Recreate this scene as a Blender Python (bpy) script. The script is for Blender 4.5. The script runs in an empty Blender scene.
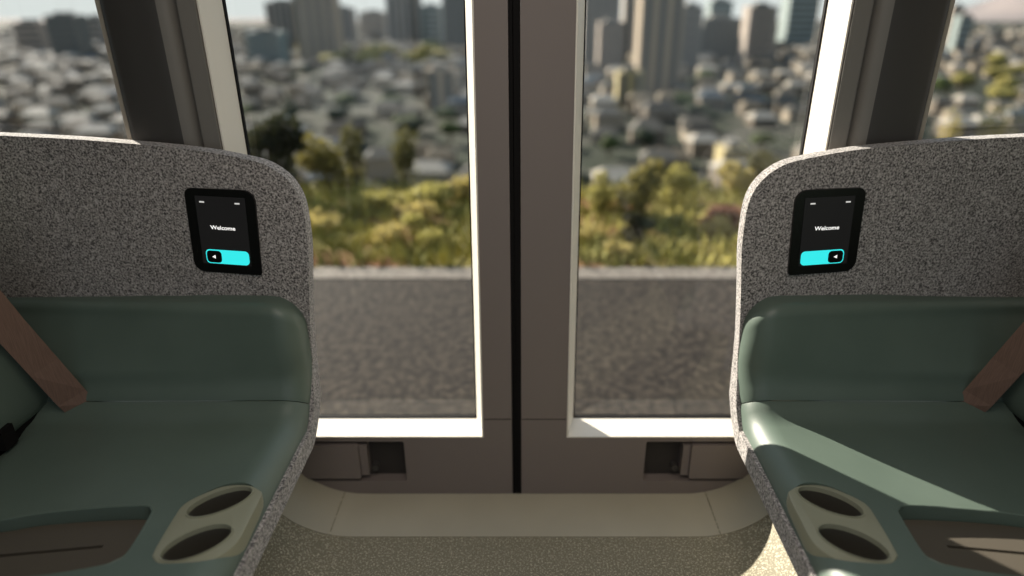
import bpy, bmesh, math, random
from mathutils import Vector, Matrix
random.seed(7)
C = bpy.context.scene.collection
PI = math.pi

# ------------------------------------------------------------------ camera constants (lens in pixels of a 1024 wide frame)
F_PX = 660.0
CX = 525.0
EYE = 1.3
TH = math.atan(288 / F_PX)
cT, sT = math.cos(TH), math.sin(TH)
GROUND = -50.0                      # the city plain, far below the road


def ratio(v):
    """drop per metre of distance seen at picture row v"""
    b = (288 - v) / F_PX
    return (sT - cT * b) / (cT + sT * b)


def bearing(off, z, y):
    """x of something OFF pixels from the axis at distance y and height z"""
    return off / F_PX * (y * cT + (EYE - z) * sT)


# ------------------------------------------------------------------ helpers
def lin(r, g, b):
    f = lambda c: (c / 255 / 12.92) if c / 255 <= 0.04045 else ((c / 255 + 0.055) / 1.055) ** 2.4
    return (f(r), f(g), f(b), 1)


def mat(name, col, rough=0.5, spec=0.5, noise=None, bump=None, metal=0.0, emit=None, coords='Object', sheen=0.0):
    """noise = (scale, colour2, lo, hi, detail[, (sx,sy,sz)]); bump = (scale, strength, distance)"""
    m = bpy.data.materials.new(name)
    m.use_nodes = True
    nt = m.node_tree
    p = nt.nodes['Principled BSDF']
    p.inputs['Base Color'].default_value = col
    p.inputs['Roughness'].default_value = rough
    p.inputs['Specular IOR Level'].default_value = spec
    p.inputs['Metallic'].default_value = metal
    if sheen:
        p.inputs['Sheen Weight'].default_value = sheen
        p.inputs['Sheen Roughness'].default_value = 0.5
    tc = nt.nodes.new('ShaderNodeTexCoord')
    if noise:
        n = nt.nodes.new('ShaderNodeTexNoise')
        n.inputs['Scale'].default_value = noise[0]
        n.inputs['Detail'].default_value = noise[4]
        r = nt.nodes.new('ShaderNodeValToRGB')
        r.color_ramp.elements[0].position = noise[2]
        r.color_ramp.elements[1].position = noise[3]
        r.color_ramp.elements[0].color = col
        r.color_ramp.elements[1].color = noise[1]
        src = tc.outputs[coords]
        if len(noise) > 5:
            mp = nt.nodes.new('ShaderNodeMapping')
            mp.inputs['Scale'].default_value = noise[5]
            nt.links.new(src, mp.inputs['Vector'])
            src = mp.outputs['Vector']
        nt.links.new(src, n.inputs['Vector'])
        nt.links.new(n.outputs['Fac'], r.inputs['Fac'])
        nt.links.new(r.outputs['Color'], p.inputs['Base Color'])
    if bump:
        n2 = nt.nodes.new('ShaderNodeTexNoise')
        n2.inputs['Scale'].default_value = bump[0]
        n2.inputs['Detail'].default_value = 3
        b = nt.nodes.new('ShaderNodeBump')
        b.inputs['Strength'].default_value = bump[1]
        b.inputs['Distance'].default_value = bump[2]
        nt.links.new(tc.outputs[coords], n2.inputs['Vector'])
        nt.links.new(n2.outputs['Fac'], b.inputs['Height'])
        nt.links.new(b.outputs['Normal'], p.inputs['Normal'])
    if emit:
        p.inputs['Emission Color'].default_value = emit[0]
        p.inputs['Emission Strength'].default_value = emit[1]
    return m


def glass_mat(name, tint):
    m = bpy.data.materials.new(name)
    m.use_nodes = True
    nt = m.node_tree
    nt.nodes.clear()
    out = nt.nodes.new('ShaderNodeOutputMaterial')
    tr = nt.nodes.new('ShaderNodeBsdfTransparent')
    tr.inputs['Color'].default_value = tint
    gl = nt.nodes.new('ShaderNodeBsdfGlossy')
    gl.inputs['Roughness'].default_value = 0.03
    df = nt.nodes.new('ShaderNodeBsdfDiffuse')
    df.inputs['Color'].default_value = (0.75, 0.7, 0.6, 1)
    lw = nt.nodes.new('ShaderNodeLayerWeight')
    pw = nt.nodes.new('ShaderNodeMath')
    pw.operation = 'POWER'
    pw.inputs[1].default_value = 5.0
    fr = nt.nodes.new('ShaderNodeMath')
    fr.operation = 'MULTIPLY_ADD'
    fr.inputs[1].default_value = 0.9
    fr.inputs[2].default_value = 0.04
    mx = nt.nodes.new('ShaderNodeMixShader')
    # faint vertical reflection streaks, painted in as a pale diffuse mix
    tc = nt.nodes.new('ShaderNodeTexCoord')
    mp = nt.nodes.new('ShaderNodeMapping')
    mp.inputs['Scale'].default_value = (22, 22, 1.1)
    n = nt.nodes.new('ShaderNodeTexNoise')
    n.inputs['Scale'].default_value = 1.0
    n.inputs['Detail'].default_value = 2
    rp = nt.nodes.new('ShaderNodeMapRange')
    rp.inputs['From Min'].default_value = 0.55
    rp.inputs['From Max'].default_value = 0.8
    rp.inputs['To Min'].default_value = 0.0
    rp.inputs['To Max'].default_value = 0.05
    mx2 = nt.nodes.new('ShaderNodeMixShader')
    L = nt.links.new
    L(tc.outputs['Object'], mp.inputs['Vector'])
    L(mp.outputs['Vector'], n.inputs['Vector'])
    L(n.outputs['Fac'], rp.inputs['Value'])
    L(lw.outputs['Facing'], pw.inputs[0])
    L(pw.outputs['Value'], fr.inputs[0])
    L(fr.outputs['Value'], mx.inputs['Fac'])
    L(tr.outputs['BSDF'], mx.inputs[1])
    L(gl.outputs['BSDF'], mx.inputs[2])
    L(rp.outputs['Result'], mx2.inputs['Fac'])
    L(mx.outputs['Shader'], mx2.inputs[1])
    L(df.outputs['BSDF'], mx2.inputs[2])
    L(mx2.outputs['Shader'], out.inputs['Surface'])
    return m


def finish(bm, name, m, parent=None, smooth=None, sx=1, recalc=True):
    """links a bmesh as ONE object; sx=-1 mirrors it across x"""
    if sx < 0:
        for v in bm.verts:
            v.co.x = -v.co.x
        bmesh.ops.reverse_faces(bm, faces=bm.faces)
    if recalc:
        bmesh.ops.recalc_face_normals(bm, faces=bm.faces)
    me = bpy.data.meshes.new(name)
    bm.to_mesh(me)
    bm.free()
    for mm in (m if isinstance(m, (list, tuple)) else [m]):
        me.materials.append(mm)
    if smooth is not None:
        me.shade_smooth()
        me.set_sharp_from_angle(angle=math.radians(smooth))
    o = bpy.data.objects.new(name, me)
    C.objects.link(o)
    if parent:
        o.parent = parent
        o.matrix_parent_inverse = Matrix.Translation(parent_loc(parent)).inverted()
    return o


def parent_loc(p):
    v = Vector((0, 0, 0))
    while p:
        v += p.location + (p.matrix_parent_inverse.translation if p.parent else Vector((0, 0, 0)))
        p = p.parent
    return v


def empty(name, loc, label, cat, group=None):
    o = bpy.data.objects.new(name, None)
    o.location = loc
    o.empty_display_size = 0.1
    C.objects.link(o)
    return tag(o, label, cat, group)


def tag(o, label, cat, group=None, kind=None):
    o['label'] = label
    o['category'] = cat
    if group:
        o['group'] = group
    if kind:
        o['kind'] = kind
    return o


def struct(o, label=None, cat=None):
    o['kind'] = 'structure'
    if label:
        o['label'] = label
    if cat:
        o['category'] = cat
    return o


def box(bm, x0, x1, y0, y1, z0, z1, mi=0):
    vs = [bm.verts.new((x, y, z)) for x in (x0, x1) for y in (y0, y1) for z in (z0, z1)]
    for q in ((0, 1, 3, 2), (4, 6, 7, 5), (0, 4, 5, 1), (2, 3, 7, 6), (0, 2, 6, 4), (1, 5, 7, 3)):
        f = bm.faces.new([vs[i] for i in q])
        f.material_index = mi
    return vs


def bevel_all(bm, w, seg=2, angle=30):
    es = [e for e in bm.edges if len(e.link_faces) == 2 and e.calc_face_angle(0) > math.radians(angle)]
    bmesh.ops.bevel(bm, geom=es, offset=w, segments=seg, profile=0.5, affect='EDGES', clamp_overlap=True)


def prism(bm, pts, fn0, fn1):
    """closed outline pts mapped by fn0 / fn1 to the two end caps"""
    a = [bm.verts.new(fn0(p)) for p in pts]
    b = [bm.verts.new(fn1(p)) for p in pts]
    n = len(pts)
    bm.faces.new(a)
    bm.faces.new(b[::-1])
    for i in range(n):
        j = (i + 1) % n
        bm.faces.new((a[i], b[i], b[j], a[j]))


def catmull(pts, n=6, closed=True):
    out = []
    N = len(pts)
    rng = range(N) if closed else range(N - 1)
    for i in rng:
        g = lambda k: Vector(pts[k % N]) if closed else Vector(pts[max(0, min(N - 1, k))])
        p0, p1, p2, p3 = g(i - 1), g(i), g(i + 1), g(i + 2)
        for k in range(n):
            t = k / n
            out.append(tuple(0.5 * ((2 * p1) + (p2 - p0) * t + (2 * p0 - 5 * p1 + 4 * p2 - p3) * t * t + (3 * p1 - p0 - 3 * p2 + p3) * t ** 3)))
    if not closed:
        out.append(tuple(pts[-1]))
    return out


def rrect(x0, x1, z0, z1, r, seg=6):
    """rounded rectangle; r is one radius or four (bl, br, tr, tl)"""
    rs = r if isinstance(r, (tuple, list)) else (r,) * 4
    cs = [(x0 + rs[0], z0 + rs[0], PI, rs[0]), (x1 - rs[1], z0 + rs[1], 1.5 * PI, rs[1]), (x1 - rs[2], z1 - rs[2], 0, rs[2]), (x0 + rs[3], z1 - rs[3], PI / 2, rs[3])]
    out = []
    for cx, cz, a0, rr in cs:
        for k in range(seg + 1):
            a = a0 + k / seg * PI / 2
            out.append((cx + rr * math.cos(a), cz + rr * math.sin(a)))
    return out


def subtract(o, cutters, smooth=35):
    """carves the cutters out of o for good and removes them"""
    for c in cutters:
        md = o.modifiers.new('cut', 'BOOLEAN')
        md.operation = 'DIFFERENCE'
        md.solver = 'EXACT'
        md.object = c
    dg = bpy.context.evaluated_depsgraph_get()
    dg.update()
    me = bpy.data.meshes.new_from_object(o.evaluated_get(dg))
    o.modifiers.clear()
    old = o.data
    nm = old.name
    o.data = me
    bpy.data.meshes.remove(old)
    me.name = nm
    me.shade_smooth()
    me.set_sharp_from_angle(angle=math.radians(smooth))
    for c in cutters:
        d = c.data
        bpy.data.objects.remove(c)
        bpy.data.meshes.remove(d)


# ------------------------------------------------------------------ materials
M_FABRIC = mat('grey_melange_fabric', lin(58, 56, 56), 0.95, 0.15, noise=(230, lin(174, 169, 166), 0.34, 0.7, 2.2), bump=(300, 0.5, 0.004), sheen=0.25)
M_LEATHER = mat('green_leather', lin(77, 90, 82), 0.45, 0.42, bump=(900, 0.12, 0.001), noise=(6, lin(83, 96, 88), 0.3, 0.7, 3))
M_BELT = mat('brown_webbing', lin(98, 78, 68), 0.7, 0.25, noise=(1.0, lin(110, 88, 77), 0.35, 0.65, 2, (30, 900, 30)))
M_BLACK = mat('black_rubber', lin(14, 12, 12), 0.8, 0.15)
M_OLIVE = mat('olive_grey_plastic', lin(126, 127, 109), 0.4, 0.45)
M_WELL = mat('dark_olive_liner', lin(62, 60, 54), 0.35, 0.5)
M_TRAY = mat('brown_grey_mat', lin(74, 69, 61), 0.65, 0.3, bump=(300, 0.1, 0.001))
M_DOOR = mat('brown_grey_panel', lin(112, 103, 99), 0.5, 0.4)
M_POCKET = mat('pocket_black', lin(48, 44, 42), 0.6, 0.3)
M_PALE = mat('pale_grey_trim', lin(205, 200, 190), 0.45, 0.4)
M_PILLAR = mat('grey_pillar_trim', lin(54, 52, 50), 0.55, 0.4)
M_PILLAR2 = mat('grey_door_stile', lin(104, 101, 96), 0.5, 0.4)
M_EDGE = mat('pillar_lip', lin(150, 142, 130), 0.45, 0.4)
M_FLOOR = mat('speckled_floor', lin(114, 109, 92), 0.7, 0.3, noise=(220, lin(188, 181, 160), 0.5, 0.74, 2.0))
M_PLATE = mat('olive_beige_plate', lin(162, 157, 141), 0.55, 0.35, noise=(3, lin(154, 149, 133), 0.35, 0.65, 3))
M_CEIL = mat('ceiling_lining', lin(168, 164, 158), 0.8, 0.2)
M_WALL = mat('side_lining', lin(110, 106, 100), 0.7, 0.3)
M_GLASS = glass_mat('tinted_glass', (0.86, 0.85, 0.80, 1))
M_BEZEL = mat('black_glass_bezel', lin(9, 8, 8), 0.35, 0.3)
M_DISPLAY = mat('dark_display', lin(14, 13, 13), 0.4, 0.2, emit=((0.012, 0.0115, 0.0115, 1), 0.55))
M_WHITE = mat('white_pixels', (0.8, 0.8, 0.8, 1), 0.5, 0.2, emit=((1, 0.98, 0.95, 1), 0.75))
M_DIM = mat('dim_pixels', (0.5, 0.5, 0.5, 1), 0.5, 0.2, emit=((1, 0.98, 0.95, 1), 0.38))
M_CYAN = mat('cyan_pixels', (0.02, 0.3, 0.3, 1), 0.5, 0.2, emit=((0.035, 0.79, 0.80, 1), 0.85))

# ------------------------------------------------------------------ the vehicle shell
Y_DOOR = 1.5

# floor with coved sides, swept along y
COVE = [(0.0, 0.0), (0.25, 0.0), (0.45, 0.0), (0.50, 0.004), (0.545, 0.016), (0.585, 0.036), (0.615, 0.058), (0.638, 0.085), (0.655, 0.12), (0.664, 0.17), (0.668, 0.24), (0.67, 0.40)]
half = catmull(COVE, 4, closed=False)


def sweep(prof, ys, dz=0.0, thick=0.03):
    bm = bmesh.new()
    n = len(prof)
    # normals of the profile, to give the sheet a thickness
    up, dn = [], []
    for i, (x, z) in enumerate(prof):
        a, b = prof[max(0, i - 1)], prof[min(n - 1, i + 1)]
        t = Vector((b[0] - a[0], b[1] - a[1])).normalized()
        nx, nz = -t.y, t.x
        up.append((x + nx * dz, z + nz * dz))
        dn.append((x - nx * thick, z - nz * thick))
    rows_u = [[bm.verts.new((x, y, z)) for x, z in up] for y in ys]
    rows_d = [[bm.verts.new((x, y, z)) for x, z in dn] for y in ys]
    for k in range(len(ys) - 1):
        for i in range(n - 1):
            bm.faces.new((rows_u[k][i], rows_u[k][i + 1], rows_u[k + 1][i + 1], rows_u[k + 1][i]))
            bm.faces.new((rows_d[k][i], rows_d[k + 1][i], rows_d[k + 1][i + 1], rows_d[k][i + 1]))
        for i in (0, n - 1):
            bm.faces.new((rows_u[k][i], rows_u[k + 1][i], rows_d[k + 1][i], rows_d[k][i]))
    for k in (0, len(ys) - 1):
        for i in range(n - 1):
            bm.faces.new((rows_u[k][i], rows_u[k][i + 1], rows_d[k][i + 1], rows_d[k][i]))
    return bm


full = [(-x, z) for x, z in half[:0:-1]] + half
struct(finish(sweep(full, [-1.6, 0, 1.0, 1.499]), 'floor', M_FLOOR, smooth=40), 'speckled olive grey vehicle floor coved up at both sides', 'floor')

# threshold: three beige plates between the floor and the doors, joints at x = +-0.516
Y_TH = 1.334


def cut_prof(prof, x0, x1):
    out = []
    for i in range(len(prof) - 1):
        (xa, za), (xb, zb) = prof[i], prof[i + 1]
        if i == 0 and xa >= x0:
            out.append((xa, za))
        for xc in (x0, x1):
            if xa < xc < xb:
                out.append((xc, za + (zb - za) * (xc - xa) / (xb - xa)))
        if x0 <= xb <= x1:
            out.append((xb, zb))
    return out


thr = bpy.data.objects.new('trim_1', None)
C.objects.link(thr)
struct(thr, 'olive beige threshold of three plates along the foot of the doors', 'threshold')
for x0, x1 in ((-0.70, -0.5175), (-0.5145, 0.5145), (0.5175, 0.70)):
    finish(sweep(cut_prof(full, x0, x1), [Y_TH, 1.40, 1.499], dz=0.0025, thick=-0.0005), 'threshold_plate', M_PLATE, thr, smooth=40)

# ceiling and the far ends of the cabin (out of frame, they shade the inside)
bm = bmesh.new()
box(bm, -1.75, 1.75, -1.65, 1.62, 1.92, 1.98)
struct(finish(bm, 'ceiling', M_CEIL))
for sx, nm in ((-1, 'wall_left'), (1, 'wall_right')):
    bm = bmesh.new()
    box(bm, 1.66, 1.72, -1.6, 1.5, -0.1, 1.92)
    struct(finish(bm, nm, M_WALL, sx=sx))
bm = bmesh.new()
box(bm, -1.66, 1.66, -1.66, -1.6, -0.1, 0.55)
box(bm, -1.66, 1.66, -1.66, -1.6, 1.80, 1.92)
for x in (-1.6, -0.72, 0.0, 0.72, 1.6):
    box(bm, x - 0.055, x + 0.055, -1.66, -1.6, 0.55, 1.80)
struct(finish(bm, 'wall_back', M_WALL))


def frame_prism(bm, outer, inner, y0, y1, inner_y1=None):
    """ring between two outlines of equal point count; inner outline may splay to inner_y1"""
    n = len(outer)
    o0 = [bm.verts.new((x, y0, z)) for x, z in outer]
    o1 = [bm.verts.new((x, y1, z)) for x, z in outer]
    i0 = [bm.verts.new((x, y0, z)) for x, z in inner]
    i1 = [bm.verts.new((x, y1, z)) for x, z in (inner_y1 or inner)]
    for k in range(n):
        j = (k + 1) % n
        bm.faces.new((o0[k], o0[j], i0[j], i0[k]))
        bm.faces.new((o1[k], i1[k], i1[j], o1[j]))
        bm.faces.new((o0[k], o1[k], o1[j], o0[j]))
        bm.faces.new((i0[k], i0[j], i1[j], i1[k]))


# sliding door leaves.  x measured outward from the cabin's middle
Z_TOP = 1.82
for sx, nm, xs in ((-1, 'door_1', 0.036), (1, 'door_2', -0.010)):
    side = 'left' if sx < 0 else 'right'
    root = bpy.data.objects.new(nm, None)
    root.location = (sx * 0.38, Y_DOOR, 0)
    C.objects.link(root)
    struct(root, 'brown grey sliding door leaf with a tall window, the %s leaf of the pair' % side, 'door')
    IN = [(0.118, 0.201), (0.682, 0.201), (0.680, 1.76), (0.108, 1.76)]
    GL = [(0.138, 0.2045), (0.6695, 0.2045), (0.6645, 1.76), (0.1295, 1.76)]
    OUT = [(xs, -0.02), (0.72, -0.02), (0.72, Z_TOP), (xs, Z_TOP)]
    bm = bmesh.new()
    frame_prism(bm, OUT, [(0.1145, 0.1975), (0.6855, 0.1975), (0.6835, 1.764), (0.1045, 1.764)], Y_DOOR, Y_DOOR + 0.075, [(0.100, 0.185), (0.70, 0.185), (0.70, 1.78), (0.095, 1.78)])
    panel = finish(bm, 'door_panel', M_DOOR, root, sx=sx)
    # latch pocket carved into the panel's lower rail
    cb = bmesh.new()
    prism(cb, rrect(0.335, 0.70, 0.047, 0.183, 0.006), lambda p: (p[0], Y_DOOR - 0.02, p[1]), lambda p: (p[0], Y_DOOR + 0.032, p[1]))
    cut = finish(cb, 'cutter', M_POCKET, sx=sx)
    subtract(panel, [cut], 30)
    panel.data.materials.append(M_POCKET)
    for p in panel.data.polygons:
        c = p.center
        if Y_DOOR + 0.002 < c.y < Y_DOOR + 0.04 and 0.334 < sx * c.x < 0.705 and 0.046 < c.z < 0.184 and abs(p.normal.y) > 0.9:
            p.material_index = len(panel.data.materials) - 1
    # greyer outer stile strip
    bm = bmesh.new()
    box(bm, 0.686, 0.722, Y_DOOR - 0.008, Y_DOOR + 0.02, 0.21, Z_TOP)
    bevel_all(bm, 0.004, 2)
    finish(bm, 'stile', M_PILLAR2, root, smooth=40, sx=sx)
    # splayed pale window surround
    bm = bmesh.new()
    n = 4
    A = [bm.verts.new((x, Y_DOOR - 0.002, z)) for x, z in IN]
    B = [bm.verts.new((x, Y_DOOR + 0.082, z)) for x, z in GL]
    A2 = [bm.verts.new((x, Y_DOOR - 0.002, z)) for x, z in [(0.1145, 0.1975), (0.6855, 0.1975), (0.6835, 1.764), (0.1045, 1.764)]]
    B2 = [bm.verts.new((x, Y_DOOR + 0.082, z)) for x, z in [(0.100, 0.185), (0.70, 0.185), (0.70, 1.78), (0.095, 1.78)]]
    for k in range(4):
        j = (k + 1) % 4
        bm.faces.new((A[k], A[j], B[j], B[k]))
        bm.faces.new((A2[k], B2[k], B2[j], A2[j]))
        bm.faces.new((A[k], A2[k], A2[j], A[j]))
        bm.faces.new((B[k], B[j], B2[j], B2[k]))
    fr = finish(bm, 'window_surround', M_PALE, root, sx=sx)
    # black seal round the pane, then the pane
    bm = bmesh.new()
    sh = lambda q, d: [(q[0][0] + d, q[0][1] + d), (q[1][0] - d, q[1][1] + d), (q[2][0] - d, q[2][1] - d), (q[3][0] + d, q[3][1] - d)]
    frame_prism(bm, sh(GL, -0.012), sh(GL, 0.003), Y_DOOR + 0.0825, Y_DOOR + 0.094)
    finish(bm, 'window_seal', M_BLACK, root, sx=sx)
    bm = bmesh.new()
    q = sh(GL, 0.001)
    bm.faces.new([bm.verts.new((x, Y_DOOR + 0.09, z)) for x, z in q])
    pane = finish(bm, 'window_pane', M_GLASS, root, sx=sx)
    # latch cover standing in the pocket, its lip and a small catch
    bm = bmesh.new()
    prism(bm, rrect(0.462, 0.70, 0.060, 0.172, 0.006), lambda p: (p[0], Y_DOOR - 0.006, p[1]), lambda p: (p[0], Y_DOOR + 0.030, p[1]))
    bevel_all(bm, 0.003, 2, 50)
    cov = finish(bm, 'latch_cover', M_DOOR, root, smooth=40, sx=sx)
    bm = bmesh.new()
    box(bm, 0.440, 0.461, Y_DOOR + 0.002, Y_DOOR + 0.030, 0.066, 0.168)
    bevel_all(bm, 0.004, 2)
    finish(bm, 'latch_lip', M_DOOR, root, smooth=40, sx=sx)
    bm = bmesh.new()
    prism(bm, [(0.425 + 0.010 * math.cos(a * PI / 8), 0.082 + 0.010 * math.sin(a * PI / 8)) for a in range(16)], lambda p: (p[0], Y_DOOR + 0.012, p[1]), lambda p: (p[0], Y_DOOR + 0.034, p[1]))
    finish(bm, 'latch_catch', M_PILLAR, root, smooth=40, sx=sx)
    # hairline joint across the mullion
    bm = bmesh.new()
    box(bm, xs + 0.002, 0.112, Y_DOOR - 0.0006, Y_DOOR + 0.001, 0.2555, 0.2575)
    finish(bm, 'panel_joint', M_BLACK, root, sx=sx)

# black double seal where the leaves meet (a little left of the middle)
seal = bpy.data.objects.new('trim_2', None)
seal.location = (-0.022, Y_DOOR, 0)
C.objects.link(seal)
struct(seal, 'black rubber seal standing between the two door leaves', 'seal')
bm = bmesh.new()
box(bm, -0.0355, -0.0105, Y_DOOR + 0.02, Y_DOOR + 0.06, -0.01, Z_TOP)
finish(bm, 'seal_backing', M_BLACK, seal)
for x0, x1 in ((-0.0352, -0.0268), (-0.0250, -0.0102)):
    bm = bmesh.new()
    box(bm, x0, x1, Y_DOOR + 0.004, Y_DOOR + 0.05, -0.01, Z_TOP)
    bevel_all(bm, 0.002, 2)
    finish(bm, 'seal_strip', M_BLACK, seal, smooth=40)

# pillars beside the doors, outer windows and the lining below and above them
for sx, a, b in ((-1, 'trim_3', 'window_3'), (1, 'trim_4', 'window_4')):
    side = 'left' if sx < 0 else 'right'
    root = bpy.data.objects.new(a, None)
    root.location = (sx * 0.81, Y_DOOR, 0)
    C.objects.link(root)
    struct(root, 'dark grey pillar between the door and the outer window on the %s' % side, 'pillar')
    bm = bmesh.new()
    # plan outline of the pillar, lip toward the door
    plan = [(0.765, 1.54), (0.765, 1.4875), (0.772, 1.4865), (0.79, 1.487), (0.83, 1.489), (0.872, 1.493), (0.886, 1.499), (0.892, 1.512), (0.894, 1.54)]
    prism(bm, plan, lambda p: (p[0], p[1], 0.02), lambda p: (p[0], p[1], 1.9))
    finish(bm, 'pillar_cover', M_PILLAR, root, smooth=50, sx=sx)
    bm = bmesh.new()
    prism(bm, [(0.7235, 1.54), (0.7235, 1.512), (0.734, 1.512), (0.737, 1.500), (0.744, 1.492), (0.7555, 1.488), (0.7648, 1.487), (0.7648, 1.54)], lambda p: (p[0], p[1], 0.02), lambda p: (p[0], p[1], 1.9))
    finish(bm, 'pillar_lip', M_PILLAR2, root, smooth=60, sx=sx)  # lighter grey than the cover: highlight of the rounded edge put into colour
    bm = bmesh.new()
    box(bm, 0.8945, 0.904, 1.512, 1.56, 0.9, 1.8)
    bevel_all(bm, 0.003, 2)
    finish(bm, 'edge_strip', M_EDGE, root, smooth=40, sx=sx)  # pale colour stands in for the thin highlight along this edge
    win = bpy.data.objects.new(b, None)
    win.location = (sx * 1.25, 1.55, 0.95)
    C.objects.link(win)
    struct(win, 'outer window beyond the pillar on the %s' % side, 'window')
    bm = bmesh.new()
    bm.faces.new([bm.verts.new(p) for p in ((0.903, 1.553, 0.93), (1.60, 1.553, 0.93), (1.60, 1.553, 1.80), (0.903, 1.553, 1.80))])
    finish(bm, 'window_pane', M_GLASS, win, sx=sx)
    bm = bmesh.new()
    box(bm, 0.9, 1.66, 1.546, 1.56, -0.1, 0.93)
    finish(bm, 'sill_panel', M_WALL, win, sx=sx)
    bm = bmesh.new()
    box(bm, 1.60, 1.66, 1.51, 1.56, 0.93, 1.9)
    finish(bm, 'corner_post', M_WALL, win, sx=sx)
bm = bmesh.new()
box(bm, -1.66, 1.66, 1.5, 1.57, Z_TOP + 0.004, 1.92)
struct(finish(bm, 'wall_front', M_WALL), 'header panel above the doors', 'wall')

# ------------------------------------------------------------------ the two benches (built for the right side, sx = -1 mirrors)
XF, RR, XB = 0.4325, 0.050, 0.93
ZS, RF = 0.555, 0.075
XC = 0.975
YAW = 0.176
Y_END = -0.45


def yface(x):
    return 1.118 + (x - 0.43) * YAW


def yfoot(x):
    return 1.118 + (x - 0.43) * 0.035


def zs_at(x, y):
    return ZS - 0.028 * max(0.0, x - 0.48)


def columns():
    out = []
    for k in range(11):
        a = (1 - k / 10) * PI / 2
        out.append((XF + RR * (1 - math.sin(a)) if False else XF + RR * (1 - math.sin(PI / 2 - (PI / 2 - a)) ), RR * (1 - math.cos(a))))
    x0 = XF + RR
    for k in range(1, 25):
        out.append((x0 + (XC - x0) * k / 24, 0.0))
    return out


# column k: distance from the aisle edge and how far the surface is drawn in there
COLS = columns()


BCOLS = COLS + [(XC + 0.04 * k, 0.0) for k in range(1, 10)]


def ztop(x):
    z = 0.772 - 0.06 * (x - 0.43)
    R = 0.068
    cx = x - XF
    if cx < R:
        z -= R - math.sqrt(max(0, R * R - (R - cx) ** 2))
    return z


def bolster_rows(x, d):
    """points from the pad's top edge down to the joint with the seat"""
    pts = []
    rt = 0.022
    yf = yface(x)
    zt = ztop(x)
    for k in range(7):
        a = (1 - k / 6) * PI / 2
        pts.append((yf + d + rt * (1 - math.cos(a)), zt - rt * (1 - math.sin(a))))
    zf = zs_at(x, yf) + RF
    yo = yfoot(x)
    z0 = zt - rt
    for k in range(1, 13):
        t = k / 12
        pts.append((yf + (yo - yf) * t ** 1.3 + d - 0.004 * math.sin(PI * t), z0 + (zf - z0) * t))
    for k in range(1, 6):
        th = math.radians(42 * k / 5)
        dd = d + (0.004 if k == 5 else 0)
        pts.append((yo - RF + (RF + dd) * math.cos(th), zf - (RF + dd) * math.sin(th)))
    return pts


def cushion_rows(x, d):
    pts = []
    yf = yfoot(x)
    zf = zs_at(x, yf) + RF
    for k in range(0, 8):
        th = math.radians(43 + 47 * k / 7)
        dd = d + (0.004 if k == 0 else 0)
        pts.append((yf - RF + (RF + dd) * math.cos(th), zf - (RF + dd) * math.sin(th)))
    y0 = yf - RF
    rd = max(0.0, (x - 0.935) / 0.04)
    d = d + 0.018 * rd * rd
    for k in range(1, 29):
        t = k / 28
        y = y0 + (Y_END - y0) * t
        crown = 0.004 * math.sin(min(1, t * 2.2) * PI) if t < 0.4545 else 0
        pts.append((y, zs_at(x, y) - d + crown))
    return pts


def slab(cols, rowfn, backfn):
    """front sheet from rowfn, back sheet from backfn, closed round the rim"""
    bm = bmesh.new()
    A, B = [], []
    for x, d in cols:
        pts = rowfn(x, d)
        A.append([bm.verts.new((x, y, z)) for y, z in pts])
        B.append([bm.verts.new((x,) + tuple(backfn(x, y, z))) for y, z in pts])
    n, m = len(A), len(A[0])
    for i in range(n - 1):
        for j in range(m - 1):
            bm.faces.new((A[i][j], A[i + 1][j], A[i + 1][j + 1], A[i][j + 1]))
            bm.faces.new((B[i][j], B[i][j + 1], B[i + 1][j + 1], B[i + 1][j]))
    for i in range(n - 1):
        for j in (0, m - 1):
            bm.faces.new((A[i][j], B[i][j], B[i + 1][j], A[i + 1][j]))
    for j in range(m - 1):
        for i in (0, n - 1):
            bm.faces.new((A[i][j], A[i][j + 1], B[i][j + 1], B[i][j]))
    bmesh.ops.remove_doubles(bm, verts=bm.verts, dist=1e-6)
    return bm


def ptilt(x):
    return 0.546 + 0.09 * (x - 0.44)


CUP = [(.446, .8772), (.464, .8853), (.4935, .8833), (.5174, .8692), (.5463, .8349), (.5489, .7977), (.5451, .7344), (.5402, .722), (.5266, .712), (.5025, .7109), (.471, .7148), (.4477, .7343), (.4352, .7615), (.4345, .8116), (.4365, .8651)]
TRAY = [(0.90, 0.790), (.8238, .8049), (.7805, .8172), (.7072, .8271), (.6171, .8321), (.5975, .8240), (.5915, .8079), (.5851, .7362), (.5937, .7201), (.6108, .7098), (.6738, .6964), (.7396, .6893), (0.83, 0.682), (0.90, 0.70)]
WELLS = [((.494, .842), (.0405, -.0215), (-.003, .0305)), ((.4915, .7545), (.0405, -.0225), (.001, .0310))]


def ell(w, k=1.0, n=40, dx=0, dy=0):
    (cx, cy), a, b = w
    return [(cx + dx + k * (a[0] * math.cos(t) + b[0] * math.sin(t)), cy + dy + k * (a[1] * math.cos(t) + b[1] * math.sin(t))) for t in [i / n * 2 * PI for i in range(n)]]


# wing outline (x, z): over the top from the rear, down the aisle edge
WING = [(1.18, 0.42), (1.18, 1.0696), (1.05, 1.0686), (0.9834, 1.0661), (0.777, 1.0585), (0.6509, 1.0529), (0.5807, 1.0473), (0.5207, 1.0391), (0.4739, 1.03), (0.4404, 1.0117), (0.419, 0.9868), (0.4088, 0.9563), (0.4068, 0.9135), (0.4088, 0.8627), (0.42, 0.7712), (0.4302, 0.6695), (0.4373, 0.5881), (0.4454, 0.5596), (0.478, 0.5373), (0.5288, 0.5169), (0.52, 0.42)]


def ywing(x):
    return 1.172 + YAW * (min(x, 0.85) - 0.43) + 0.05 * max(0, x - 0.85)


BENCH_SIZE = 1.18          # the profiles above are drawn at 1 : 1.18


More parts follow.
